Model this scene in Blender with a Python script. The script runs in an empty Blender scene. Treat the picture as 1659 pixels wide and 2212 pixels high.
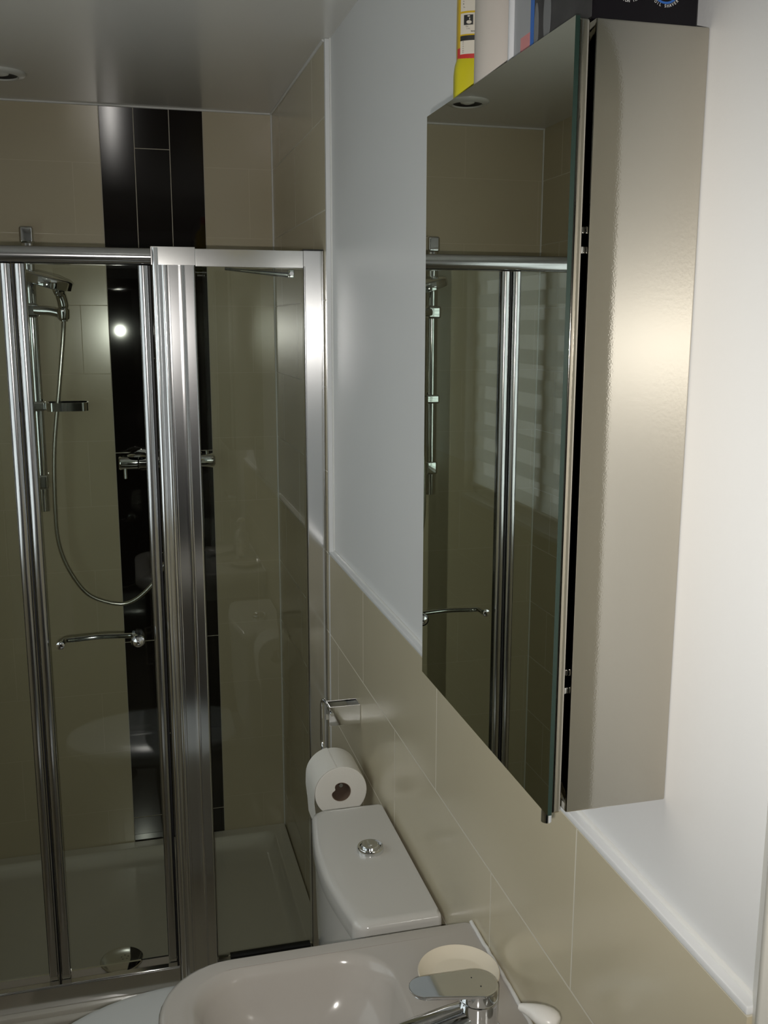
import bpy, bmesh, math, random
from mathutils import Vector, Matrix
random.seed(3)
PI = math.pi
SC = bpy.context.scene
COL = SC.collection

# ------------------------------------------------------------------ camera
CAM = Vector((-0.458, 0.0, 1.73))
yaw, pitch, roll = 0.257646, 0.188235, 0.001273
FPX = 2111.5
cy, sy, cp, sp = math.cos(yaw), math.sin(yaw), math.cos(pitch), math.sin(pitch)
fwd = Vector((sy*cp, cy*cp, -sp)); rgt = Vector((cy, -sy, 0)); up = rgt.cross(fwd)
r2 = rgt*math.cos(roll) + up*math.sin(roll); u2 = -rgt*math.sin(roll) + up*math.cos(roll)
cd = bpy.data.cameras.new('camera'); cam = bpy.data.objects.new('camera', cd); COL.objects.link(cam)
m = Matrix((r2, u2, -fwd)).transposed().to_4x4(); m.translation = CAM
cam.matrix_world = m
cd.sensor_fit = 'HORIZONTAL'; cd.sensor_width = 36.0; cd.lens = 36.0*FPX/1659.0
cd.clip_start = 0.01; cd.clip_end = 50
SC.camera = cam

# ------------------------------------------------------------------ world, lights, exposure
W = bpy.data.worlds.new('world'); SC.world = W; W.use_nodes = True
W.node_tree.nodes['Background'].inputs[0].default_value = (0.55, 0.65, 0.8, 1)
W.node_tree.nodes['Background'].inputs[1].default_value = 0.02
FLASH_W = 40.0
DAY = 1.70          # radiance of the frosted window pane
fl = bpy.data.lights.new('phone_flash', 'SPOT'); fl.energy = FLASH_W; fl.shadow_soft_size = 0.006
fl.color = (1.0, 0.96, 0.90)
fl.spot_size = math.radians(94); fl.spot_blend = 1.0
flo = bpy.data.objects.new('phone_flash', fl); COL.objects.link(flo)
fm = m.copy(); fm.translation = CAM + Vector((-0.012, 0.012, -0.03)); flo.matrix_world = fm
SC.view_settings.view_transform = 'Standard'; SC.view_settings.look = 'None'
SC.view_settings.exposure = 0.0; SC.view_settings.gamma = 1.0; SC.view_settings.use_curve_mapping = False

# ------------------------------------------------------------------ materials
def mat(name, col, rough=0.5, metal=0.0, spec=0.5, coat=0.0, bump=0.0, bscale=200.0, var=0.0, vscale=6.0, trans=0.0, sheen=0.0, croug=0.05, ior=1.5):
    mt = bpy.data.materials.new(name); mt.use_nodes = True
    nt = mt.node_tree; b = nt.nodes['Principled BSDF']
    b.inputs['Base Color'].default_value = (*col, 1); b.inputs['Roughness'].default_value = rough
    b.inputs['Metallic'].default_value = metal; b.inputs['Specular IOR Level'].default_value = spec
    b.inputs['Coat Weight'].default_value = coat; b.inputs['Coat Roughness'].default_value = croug
    b.inputs['IOR'].default_value = ior
    if trans: b.inputs['Transmission Weight'].default_value = trans
    if sheen: b.inputs['Sheen Weight'].default_value = sheen
    tc = nt.nodes.new('ShaderNodeTexCoord')
    if bump:
        n = nt.nodes.new('ShaderNodeTexNoise'); n.inputs['Scale'].default_value = bscale; n.inputs['Detail'].default_value = 3
        nt.links.new(tc.outputs['Object'], n.inputs['Vector'])
        bp = nt.nodes.new('ShaderNodeBump'); bp.inputs['Strength'].default_value = bump; bp.inputs['Distance'].default_value = 0.001
        nt.links.new(n.outputs['Fac'], bp.inputs['Height']); nt.links.new(bp.outputs['Normal'], b.inputs['Normal'])
    if var:
        n = nt.nodes.new('ShaderNodeTexNoise'); n.inputs['Scale'].default_value = vscale; n.inputs['Detail'].default_value = 4
        nt.links.new(tc.outputs['Object'], n.inputs['Vector'])
        rp = nt.nodes.new('ShaderNodeValToRGB')
        rp.color_ramp.elements[0].position = 0.3; rp.color_ramp.elements[1].position = 0.7
        rp.color_ramp.elements[0].color = (*[c*(1-var) for c in col], 1); rp.color_ramp.elements[1].color = (*[min(1, c*(1+var)) for c in col], 1)
        nt.links.new(n.outputs['Fac'], rp.inputs['Fac']); nt.links.new(rp.outputs['Color'], b.inputs['Base Color'])
    return mt

BEIGE = (0.57, 0.505, 0.365)
GROUT = (0.68, 0.64, 0.53)
def tile_mat(name, axes, sx, sz, bw, bh, col=BEIGE, grout=GROUT, rough=0.16, mortar=0.0016, off=0.5, bmp=0.35):
    mt = mat(name, col, rough); nt = mt.node_tree; b = nt.nodes['Principled BSDF']
    tc = nt.nodes.new('ShaderNodeTexCoord'); sep = nt.nodes.new('ShaderNodeSeparateXYZ'); cmb = nt.nodes.new('ShaderNodeCombineXYZ')
    nt.links.new(tc.outputs['Object'], sep.inputs[0])
    for k, (a, s) in enumerate(zip(axes, (sx, sz))):
        ad = nt.nodes.new('ShaderNodeMath'); ad.operation = 'ADD'; ad.inputs[1].default_value = s
        nt.links.new(sep.outputs[a], ad.inputs[0]); nt.links.new(ad.outputs[0], cmb.inputs[k])
    br = nt.nodes.new('ShaderNodeTexBrick'); nt.links.new(cmb.outputs[0], br.inputs['Vector'])
    br.inputs['Scale'].default_value = 1.0; br.inputs['Brick Width'].default_value = bw; br.inputs['Row Height'].default_value = bh
    br.inputs['Mortar Size'].default_value = mortar; br.inputs['Mortar Smooth'].default_value = 0.2; br.offset = off
    br.inputs['Color1'].default_value = (*col, 1); br.inputs['Color2'].default_value = (*[c*0.985 for c in col], 1); br.inputs['Mortar'].default_value = (*grout, 1)
    nz = nt.nodes.new('ShaderNodeTexNoise'); nz.inputs['Scale'].default_value = 5; nz.inputs['Detail'].default_value = 5
    nt.links.new(tc.outputs['Object'], nz.inputs['Vector'])
    mx = nt.nodes.new('ShaderNodeMix'); mx.data_type = 'RGBA'; mx.blend_type = 'MULTIPLY'; mx.inputs[0].default_value = 0.10
    nt.links.new(br.outputs['Color'], mx.inputs[6]); nt.links.new(nz.outputs['Fac'], mx.inputs[7])
    nt.links.new(mx.outputs[2], b.inputs['Base Color'])
    mr = nt.nodes.new('ShaderNodeMapRange'); mr.inputs[3].default_value = rough; mr.inputs[4].default_value = 0.6
    nt.links.new(br.outputs['Fac'], mr.inputs[0]); nt.links.new(mr.outputs[0], b.inputs['Roughness'])
    bp = nt.nodes.new('ShaderNodeBump'); bp.invert = True; bp.inputs['Strength'].default_value = bmp; bp.inputs['Distance'].default_value = 0.001
    nt.links.new(br.outputs['Fac'], bp.inputs['Height']); nt.links.new(bp.outputs['Normal'], b.inputs['Normal'])
    return mt

def glass_mat(name, tint, spec=1.0):
    mt = bpy.data.materials.new(name); mt.use_nodes = True; nt = mt.node_tree; nt.nodes.clear()
    out = nt.nodes.new('ShaderNodeOutputMaterial'); tr = nt.nodes.new('ShaderNodeBsdfTransparent'); gl = nt.nodes.new('ShaderNodeBsdfGlossy')
    fr = nt.nodes.new('ShaderNodeFresnel'); fr.inputs[0].default_value = 1.5; mx = nt.nodes.new('ShaderNodeMixShader')
    tr.inputs[0].default_value = (*tint, 1); gl.inputs['Roughness'].default_value = 0.0; gl.inputs['Color'].default_value = (spec, spec, spec, 1)
    nt.links.new(fr.outputs[0], mx.inputs[0]); nt.links.new(tr.outputs[0], mx.inputs[1]); nt.links.new(gl.outputs[0], mx.inputs[2])
    nt.links.new(mx.outputs[0], out.inputs[0]); return mt

M = {}
M['paint'] = mat('white_wall_paint', (0.76, 0.765, 0.77), 0.42, spec=0.5, bump=0.10, bscale=260)
M['ceil'] = mat('ceiling_satin_paint', (0.66, 0.64, 0.60), 0.22, spec=0.5)
M['tile_side'] = tile_mat('beige_wall_tile_side', (1, 2), -0.4015+5.025, 0.012, 0.5025, 0.2, col=(0.62, 0.555, 0.405), grout=(0.73, 0.69, 0.58), rough=0.2)
M['tile_back'] = tile_mat('beige_wall_tile_back', (0, 2), 5.025-0.18, 0.012, 0.5025, 0.2, grout=(0.60, 0.535, 0.395), mortar=0.0010, bmp=0.12)
M['floor'] = tile_mat('beige_floor_tile', (0, 1), 5.1, 5.05, 0.33, 0.33, col=(0.40, 0.35, 0.27), grout=(0.3, 0.27, 0.22), rough=0.25, off=0.0)
M['dark'] = mat('dark_brown_tile', (0.010, 0.0075, 0.0065), 0.035, spec=0.45)
M['grout'] = mat('pale_grout', (0.50, 0.46, 0.38), 0.8)
M['trim'] = mat('white_tile_trim', (0.78, 0.79, 0.80), 0.25)
M['silicone'] = mat('white_silicone', (0.74, 0.74, 0.72), 0.35)
M['chrome'] = mat('polished_chrome', (0.80, 0.81, 0.82), 0.05, metal=1)
M['silver'] = mat('polished_silver_aluminium', (0.86, 0.86, 0.87), 0.145, metal=1)
M['silverheader'] = mat('satin_silver_header', (0.86, 0.86, 0.85), 0.175, metal=1)
M['satin'] = mat('satin_aluminium', (0.53, 0.50, 0.435), 0.055, metal=1, bump=0.02, bscale=700)
M['stile'] = mat('bright_aluminium_stile', (0.62, 0.62, 0.63), 0.17, metal=1)
M['blackgap'] = mat('black_rubber_gap_shade', (0.012, 0.012, 0.014), 0.5)  # seals and dots; also stands in for shade in the cabinet gap
M['glass'] = glass_mat('shower_glass', (0.93, 0.955, 0.925))
M['glass_edge'] = mat('dark_green_glass_edge', (0.012, 0.028, 0.022), 0.12)
M['mirror'] = mat('mirror_silvering', (0.92, 0.95, 0.87), 0.0, metal=1)
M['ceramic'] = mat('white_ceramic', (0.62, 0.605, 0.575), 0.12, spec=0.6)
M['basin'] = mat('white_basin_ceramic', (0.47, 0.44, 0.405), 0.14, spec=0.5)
M['acrylic'] = mat('white_shower_tray_acrylic', (0.72, 0.69, 0.62), 0.15)
M['seat'] = mat('white_plastic_seat', (0.72, 0.73, 0.73), 0.22)
M['paper'] = mat('toilet_tissue', (0.80, 0.78, 0.73), 0.95, spec=0.1, bump=0.4, bscale=300)
M['card'] = mat('brown_cardboard_core', (0.20, 0.14, 0.10), 0.9)
M['cream'] = mat('cream_gloss_paint', (0.80, 0.77, 0.70), 0.25)
M['vanity'] = mat('grey_brown_vanity', (0.16, 0.135, 0.11), 0.3)
M['plinth'] = mat('black_plinth', (0.02, 0.02, 0.02), 0.4)
M['backdrop'] = mat('added_dark_backdrop', (0.06, 0.055, 0.065), 0.8)  # for the invented dark space mirrored in the shower frame
M['backdropfloor'] = mat('added_dark_backdrop_floor', (0.05, 0.045, 0.05), 0.95, bump=0.5)
M['soapcream'] = mat('cream_ceramic_dish', (0.78, 0.71, 0.58), 0.25)
M['whiteplastic'] = mat('white_plastic', (0.80, 0.78, 0.74), 0.3)
M['greyrubber'] = mat('grey_rubber_nozzle', (0.25, 0.26, 0.27), 0.6)

# ------------------------------------------------------------------ mesh helpers
def finish(name, bm, mats, parent=None, smooth=None, loc=None):
    me = bpy.data.meshes.new(name)
    bmesh.ops.recalc_face_normals(bm, faces=bm.faces)
    bm.to_mesh(me); bm.free()
    if not isinstance(mats, (list, tuple)): mats = [mats]
    for x in mats: me.materials.append(x)
    if smooth is not None:
        for p in me.polygons: p.use_smooth = True
        me.set_sharp_from_angle(angle=math.radians(smooth))
    o = bpy.data.objects.new(name, me); COL.objects.link(o)
    if smooth is not None:
        wn = o.modifiers.new('weighted_normals', 'WEIGHTED_NORMAL'); wn.keep_sharp = True; wn.weight = 100
    if parent is not None:
        o.parent = parent; o.matrix_parent_inverse = Matrix.Translation(-parent.location) if parent.type == 'EMPTY' else Matrix.Identity(4)
    return o

def thing(name, label, cat, loc=(0, 0, 0), group=None):
    o = bpy.data.objects.new(name, None); COL.objects.link(o); o.location = loc; o.empty_display_size = 0.05
    o['label'] = label; o['category'] = cat
    if group: o['group'] = group
    return o
def tag(o, label, cat, group=None):
    o['label'] = label; o['category'] = cat
    if group: o['group'] = group
    return o
def struct(name, bm, mats, smooth=None, parent=None):
    o = finish(name, bm, mats, parent, smooth)
    if parent is None: o['kind'] = 'structure'
    return o

def box(bm, x0, x1, y0, y1, z0, z1, bev=0.0, seg=2, mi=0):
    x0, x1 = min(x0, x1), max(x0, x1); y0, y1 = min(y0, y1), max(y0, y1); z0, z1 = min(z0, z1), max(z0, z1)
    t = bmesh.new(); bmesh.ops.create_cube(t, size=1)
    for v in t.verts:
        v.co = Vector(((x0+x1)/2+v.co.x*(x1-x0), (y0+y1)/2+v.co.y*(y1-y0), (z0+z1)/2+v.co.z*(z1-z0)))
    if bev > 0: bmesh.ops.bevel(t, geom=t.edges[:], offset=bev, segments=seg, affect='EDGES', profile=0.5)
    merge(bm, t, mi)
def merge(bm, t, mi=0):
    vm = {}
    for v in t.verts: vm[v] = bm.verts.new(v.co)
    for f in t.faces:
        try: nf = bm.faces.new([vm[v] for v in f.verts]); nf.material_index = mi
        except ValueError: pass
    t.free()
def frame_of(d):
    d = d.normalized(); a = Vector((0, 0, 1)) if abs(d.z) < 0.9 else Vector((1, 0, 0))
    u = d.cross(a).normalized(); return u, d.cross(u).normalized()
def tube(bm, pts, r, seg=16, caps=True, mi=0, sq=None):
    pts = [Vector(p) for p in pts]; n = len(pts)
    rs = r if isinstance(r, (list, tuple)) else [r]*n
    rings = []; u = None
    for i, p in enumerate(pts):
        d = (pts[min(i+1, n-1)]-pts[max(i-1, 0)]).normalized()
        if u is None: u, v = frame_of(d)
        else:
            u = (u - d*u.dot(d)).normalized(); v = d.cross(u)
        ring = []
        for k in range(seg):
            a = 2*PI*k/seg; ca, sa = math.cos(a), math.sin(a)
            if sq: ca = math.copysign(abs(ca)**sq, ca); sa = math.copysign(abs(sa)**sq, sa)
            ring.append(bm.verts.new(p + u*ca*rs[i] + v*sa*rs[i]))
        rings.append(ring)
    for a, b in zip(rings, rings[1:]):
        for k in range(seg):
            f = bm.faces.new((a[k], a[(k+1) % seg], b[(k+1) % seg], b[k])); f.material_index = mi
    if caps:
        bm.faces.new(list(reversed(rings[0]))).material_index = mi; bm.faces.new(rings[-1]).material_index = mi
def smoothpath(pts, n=8):
    pts = [Vector(p) for p in pts]; out = []
    P = [pts[0]*2-pts[1]]+pts+[pts[-1]*2-pts[-2]]
    for i in range(1, len(P)-2):
        for k in range(n):
            t = k/n; a, b, c, d = P[i-1], P[i], P[i+1], P[i+2]
            out.append(0.5*((2*b)+(c-a)*t+(2*a-5*b+4*c-d)*t*t+(3*b-a-3*c+d)*t**3))
    out.append(pts[-1]); return out
def lathe(bm, c, axis, prof, seg=32, mi=0):
    c = Vector(c); ax = Vector(axis).normalized(); u, v = frame_of(ax); rings = []
    for r, h in prof:
        if r < 1e-6: rings.append([bm.verts.new(c+ax*h)])
        else: rings.append([bm.verts.new(c+ax*h+(u*math.cos(2*PI*k/seg)+v*math.sin(2*PI*k/seg))*r) for k in range(seg)])
    for a, b in zip(rings, rings[1:]):
        if len(a) == 1 and len(b) == 1: continue
        for k in range(seg):
            k2 = (k+1) % seg
            if len(a) == 1: vs = (a[0], b[k2], b[k])
            elif len(b) == 1: vs = (a[k], a[k2], b[0])
            else: vs = (a[k], a[k2], b[k2], b[k])
            bm.faces.new(vs).material_index = mi
def loft(bm, rings, cap0=True, cap1=True, mi=0):
    R = [[bm.verts.new(Vector(p)) for p in r] for r in rings]; n = len(R[0])
    for a, b in zip(R, R[1:]):
        for k in range(n): bm.faces.new((a[k], a[(k+1) % n], b[(k+1) % n], b[k])).material_index = mi
    if cap0: bm.faces.new(list(reversed(R[0]))).material_index = mi
    if cap1: bm.faces.new(R[-1]).material_index = mi
def rrect(x0, x1, y0, y1, rad, z, n=8):
    # rad: radii at (x1,y1),(x0,y1),(x0,y0),(x1,y0)
    out = []
    cs = [(x1, y1, -1, -1, 0), (x0, y1, 1, -1, PI/2), (x0, y0, 1, 1, PI), (x1, y0, -1, 1, 1.5*PI)]
    for (cx, cyy, sx, sy_, a0), r in zip(cs, rad):
        r = max(r, 1e-4)
        for k in range(n+1):
            a = a0+PI/2*k/n
            out.append((cx+sx*r+math.cos(a)*r, cyy+sy_*r+math.sin(a)*r, z))
    return out
def extrude_profile(bm, prof, axis, a, b, mi=0):
    """prof: list of 2D points (closed) ; axis 'z' -> (x,y), 'x' -> (y,z)"""
    def P(p, t): return (p[0], p[1], t) if axis == 'z' else ((t, p[0], p[1]) if axis == 'x' else (p[0], t, p[1]))
    A = [bm.verts.new(P(p, a)) for p in prof]; B = [bm.verts.new(P(p, b)) for p in prof]; n = len(prof)
    for k in range(n): bm.faces.new((A[k], A[(k+1) % n], B[(k+1) % n], B[k])).material_index = mi
    bm.faces.new(list(reversed(A))).material_index = mi; bm.faces.new(B).material_index = mi
def text(body, size, loc, right, upv, material, parent, name='lettering', align='CENTER', depth=0.0002, squash=1.0):
    cu = bpy.data.curves.new(name, 'FONT'); cu.body = body; cu.size = size; cu.align_x = align; cu.align_y = 'CENTER'; cu.extrude = depth
    to = bpy.data.objects.new(name, cu); COL.objects.link(to)
    dg = bpy.context.evaluated_depsgraph_get(); me = bpy.data.meshes.new_from_object(to.evaluated_get(dg))
    COL.objects.unlink(to); bpy.data.objects.remove(to)
    r = Vector(right).normalized(); u = Vector(upv).normalized(); nrm = r.cross(u)
    mm = Matrix((r*squash, u, nrm)).transposed().to_4x4(); mm.translation = Vector(loc)
    me.transform(mm); me.materials.clear(); me.materials.append(material)
    o = bpy.data.objects.new(name, me); COL.objects.link(o); o.parent = parent
    if parent.type == 'EMPTY': o.matrix_parent_inverse = Matrix.Translation(-parent.location)
    return o

# ================================================================== SETTING
H = 2.348; YB = 3.055; XL = -1.09; PW = 0.012; YR = -0.75
TOPT = 1.187   # top of the dado tiles
# right wall: painted part
bm = bmesh.new(); box(bm, PW, PW+0.1, YR-0.1, YB+0.1, 0, H+0.05); struct('wall_right', bm, M['paint'])
# right wall dado tiles, running on into the shower
bm = bmesh.new(); box(bm, 0, PW, 0.596, 2.255, 0, TOPT); box(bm, 0, PW, 2.262, YB, 0, TOPT); box(bm, 0, PW, 2.262, YB, TOPT, H)
wt = struct('wall_right_tiles', bm, M['tile_side'])
# white tile trim over the dado and up the shower edge
bm = bmesh.new()
box(bm, -0.0008, PW, 0.596, 2.262, TOPT+0.0005, TOPT+0.0085, 0.002)
struct('trim_1', bm, M['trim'], 40)
bm = bmesh.new()
box(bm, -0.0008, PW, 2.250, 2.262, 0.0, H, 0.002)
struct('trim_2', bm, M['trim'], 40)
# silicone beads
bm = bmesh.new()
tube(bm, [(PW, 0.60, TOPT+0.0090), (PW, 2.25, TOPT+0.0090)], 0.0035, 8)
tube(bm, [(PW, 2.249, TOPT+0.009), (PW, 2.249, H)], 0.0035, 8)
tube(bm, [(-0.001, 2.262, H-0.001), (-0.001, YB, H-0.001)], 0.004, 8)
tube(bm, [(XL, YB-0.001, H-0.001), (0, YB-0.001, H-0.001)], 0.004, 8)
tube(bm, [(-0.001, YB-0.001, 0.06), (-0.001, YB-0.001, H)], 0.003, 8)
tube(bm, [(XL+0.001, YB-0.001, 0.06), (XL+0.001, YB-0.001, H)], 0.003, 8)
struct('trim_3', bm, M['silicone'], 60)
# back wall with the dark feature strip
bm = bmesh.new()
S = [-0.496, -0.400, -0.300, -0.203]
box(bm, XL-0.1, S[0]-0.001, YB, YB+0.1, 0, H+0.05)
box(bm, S[3]+0.001, 0.1, YB, YB+0.1, 0, H+0.05)
box(bm, S[0]-0.001, S[3]+0.001, YB+0.0008, YB+0.1, 0, H+0.05, mi=2)
g = 0.0011
for c, zs in ((0, [0, .152, .750, 1.350, 1.950, H]), (1, [0, .433, 1.033, 1.633, 2.233, H]), (2, [0, .152, .750, 1.350, 1.950, H])):
    for a, b in zip(zs, zs[1:]):
        box(bm, S[c]+g, S[c+1]-g, YB, YB+0.006, a+g, b-g, 0.0006, 1, mi=1)
struct('wall_back', bm, [M['tile_back'], M['dark'], M['grout']])
# left wall with the window opening
WY0, WY1, WZ0, WZ1 = 0.82, 2.20, 1.05, 2.02
bm = bmesh.new()
box(bm, XL-0.12, XL, YR-0.1, 2.262, TOPT+0.0, WZ0 if WZ0 > TOPT else TOPT+0.0001)
bm.free(); bm = bmesh.new()
box(bm, XL-0.12, XL, YR-0.1, WY0, TOPT, H+0.05); box(bm, XL-0.12, XL, WY1, 2.262, TOPT, H+0.05)
box(bm, XL-0.12, XL, WY0, WY1, WZ1, H+0.05)
struct('wall_left', bm, M['paint'])
bm = bmesh.new()
box(bm, XL-0.12, XL, YR-0.1, 2.262, 0, WZ0); box(bm, XL-0.12, XL, YR-0.1, WY0, WZ0, TOPT); box(bm, XL-0.12, XL, WY1, 2.262, WZ0, TOPT)
box(bm, XL-0.12, XL, 2.262, YB+0.1, 0, H+0.05)
struct('wall_left_tiles', bm, M['tile_side'])
# front wall behind the viewer; doorway added to darken reflections, into invented hall
bm = bmesh.new()
DX0, DX1, DZ = -0.79, -0.03, 2.02
box(bm, XL-0.1, DX0, YR-0.1, YR, 0, H+0.05); box(bm, DX1, 0.1, YR-0.1, YR, 0, H+0.05); box(bm, DX0, DX1, YR-0.1, YR, DZ, H+0.05)
struct('wall_front', bm, M['paint'])
bm = bmesh.new()
box(bm, DX0-0.5, DX0-0.4, YR-1.6, YR-0.1, 0, 2.4); box(bm, DX1+0.4, DX1+0.5, YR-1.6, YR-0.1, 0, 2.4)
box(bm, DX0-0.5, DX1+0.5, YR-1.7, YR-1.6, 0, 2.4); box(bm, DX0-0.5, DX1+0.5, YR-1.7, YR-0.1, 2.4, 2.5)
struct('wall_added_backdrop', bm, M['backdrop'])  # unseen dark shell, added so the shower posts reflect darkness
bm = bmesh.new(); box(bm, DX0-0.5, DX1+0.5, YR-1.7, YR-0.1, -0.1, 0.0); struct('floor_added_backdrop', bm, M['backdropfloor'])  # dark floor of the same added shell
# ceiling, floor
bm = bmesh.new(); box(bm, XL-0.1, 0.1, YR-0.1, YB+0.1, H, H+0.1); struct('ceiling', bm, M['ceil'])
bm = bmesh.new(); box(bm, XL-0.1, 0.1, YR-0.1, YB+0.1, -0.1, 0); struct('floor', bm, M['floor'])

# right-hand door (casing edge shows at the picture's right edge)
bm = bmesh.new()
box(bm, -0.004, PW, -0.352, 0.512, 0.005, 1.947, 0.003)
for z0, z1 in ((0.15, 0.85), (1.0, 1.85)):
    for y0, y1 in ((-0.25, 0.03), (0.11, 0.39)):
        box(bm, -0.008, -0.002, y0, y1, z0, z1, 0.002)
d = struct('door_1', bm, M['cream'], 40)
# moulded casing: cross-section swept up, over and down with rounded outer corners
bm = bmesh.new()
sec = [(0.0, PW), (0.0, -0.006), (0.006, -0.012), (0.045, -0.012), (0.052, -0.011), (0.070, 0.001), (0.087, PW)]   # (distance from the opening, x)
CY, CZ = 0.520, 1.955
path = []   # (base y, base z, outward y, outward z)
path.append((CY, 0.0, 1, 0))
for k in range(9):
    a = PI/2*k/8; path.append((CY-0.02+0.02*math.cos(a), CZ-0.02+0.02*math.sin(a), math.cos(a), math.sin(a)))
for k in range(9):
    a = PI/2+PI/2*k/8; path.append((-0.36+0.02+0.02*math.cos(a), CZ-0.02+0.02*math.sin(a), math.cos(a), math.sin(a)))
path.append((-0.36, 0.0, -1, 0))
rows = [[bm.verts.new((x, y+oy*d_, z+oz*d_)) for d_, x in sec] for y, z, oy, oz in path]
for A_, B_ in zip(rows, rows[1:]):
    for k in range(len(sec)): bm.faces.new((A_[k], A_[(k+1) % len(sec)], B_[(k+1) % len(sec)], B_[k]))
bm.faces.new(rows[0]); bm.faces.new(list(reversed(rows[-1])))
struct('trim_4', bm, M['cream'], 40)
bm = bmesh.new(); lathe(bm, (-0.008, 0.40, 1.0), (-1, 0, 0), [(0, 0), (0.026, 0), (0.026, 0.006), (0.009, 0.008), (0.009, 0.04), (0, 0.04)], 24)
tube(bm, [(-0.046, 0.40, 1.0), (-0.046, 0.28, 1.0)], 0.008, 12); finish('door_handle', bm, M['chrome'], d, 40)

# window: frame, frosted daylight pane, zebra blind
bm = bmesh.new()
f = 0.045
box(bm, XL-0.09, XL-0.04, WY0, WY0+f, WZ0, WZ1, .004); box(bm, XL-0.09, XL-0.04, WY1-f, WY1, WZ0, WZ1, .004)
box(bm, XL-0.09, XL-0.04, WY0, WY1, WZ0, WZ0+f, .004); box(bm, XL-0.09, XL-0.04, WY0, WY1, WZ1-f, WZ1, .004)
box(bm, XL-0.088, XL-0.042, (WY0+WY1)/2-0.03, (WY0+WY1)/2+0.03, WZ0, WZ1, .004)
wf = struct('window_1', bm, M['whiteplastic'], 40)
pm = bpy.data.materials.new('daylit_frosted_glass'); pm.use_nodes = True; nt = pm.node_tree; nt.nodes.clear()
em = nt.nodes.new('ShaderNodeEmission'); em.inputs[0].default_value = (0.88, 0.95, 0.95, 1); em.inputs[1].default_value = DAY
oo = nt.nodes.new('ShaderNodeOutputMaterial'); nt.links.new(em.outputs[0], oo.inputs[0])
bm = bmesh.new(); box(bm, XL-0.075, XL-0.069, WY0+0.01, WY1-0.01, WZ0+0.01, WZ1-0.01); finish('pane', bm, pm, wf)
bm = bmesh.new(); box(bm, XL-0.12, XL+0.012, WY0-0.0, WY1+0.0, WZ0-0.012, WZ0+0.006, .003); struct('trim_5', bm, M['trim'], 40)
bl = thing('window_blind', 'striped zebra roller blind over the left window, seen only in the mirror', 'blind', (XL-0.03, (WY0+WY1)/2, WZ0))
def fabric(name, alpha):
    mt = bpy.data.materials.new(name); mt.use_nodes = True; nt = mt.node_tree; nt.nodes.clear()
    o = nt.nodes.new('ShaderNodeOutputMaterial'); tr = nt.nodes.new('ShaderNodeBsdfTransparent'); tl = nt.nodes.new('ShaderNodeBsdfTranslucent'); df = nt.nodes.new('ShaderNodeBsdfDiffuse')
    tl.inputs[0].default_value = (0.85, 0.88, 0.88, 1); df.inputs[0].default_value = (0.8, 0.8, 0.78, 1)
    a = nt.nodes.new('ShaderNodeMixShader'); a.inputs[0].default_value = 0.35; b = nt.nodes.new('ShaderNodeMixShader'); b.inputs[0].default_value = alpha
    nt.links.new(tl.outputs[0], a.inputs[1]); nt.links.new(df.outputs[0], a.inputs[2]); nt.links.new(tr.outputs[0], b.inputs[1]); nt.links.new(a.outputs[0], b.inputs[2])
    nt.links.new(b.outputs[0], o.inputs[0]); return mt
M['opaque_band'] = fabric('opaque_blind_band', 0.60); M['sheer_band'] = fabric('sheer_blind_band', 0.25)
bm = bmesh.new(); z = WZ0+0.05; k = 0
while z < WZ1-0.05:
    z2 = min(z+0.05, WZ1-0.05)
    box(bm, XL-0.031, XL-0.030, WY0+0.02, WY1-0.02, z, z2, mi=k % 2); z = z2; k += 1
finish('blind_fabric', bm, [M['opaque_band'], M['sheer_band']], bl)
bm = bmesh.new(); tube(bm, [(XL-0.03, WY0+0.02, WZ0+0.045), (XL-0.03, WY1-0.02, WZ0+0.045)], 0.009, 12); finish('bottom_bar', bm, M['whiteplastic'], bl, 40)
bm = bmesh.new(); box(bm, XL-0.055, XL-0.01, WY0+0.01, WY1-0.01, WZ1-0.055, WZ1-0.003, .008); finish('head_box', bm, M['whiteplastic'], bl, 40)

# downlight in the shower ceiling
lt = thing('ceiling_downlight', 'round unlit downlight with silver bezel in the ceiling over the shower', 'ceiling light', (-0.722, 2.75, H))
c0 = (-0.722, 2.75, H)
bm = bmesh.new(); lathe(bm, c0, (0, 0, -1), [(0.040, -0.0), (0.040, 0.004), (0.044, 0.010), (0.056, 0.008), (0.061, 0.003), (0.061, -0.002), (0.040, -0.002)], 48); finish('bezel', bm, mat('pale_bezel', (0.62, 0.62, 0.58), 0.25), lt, 50)
bm = bmesh.new(); lathe(bm, c0, (0, 0, -1), [(0, -0.001), (0.0405, -0.001), (0.0405, 0.0065), (0.030, 0.002), (0.024, 0.0005), (0, 0.0005)], 48); finish('dark_inner_ring', bm, M['blackgap'], lt, 50)
bm = bmesh.new(); lathe(bm, c0, (0, 0, -1), [(0, 0.001), (0.021, 0.001), (0.019, 0.005), (0.008, 0.008), (0, 0.008)], 32); finish('lamp_lens', bm, mat('lamp_lens', (0.7, 0.7, 0.66), 0.15), lt, 50)

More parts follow.
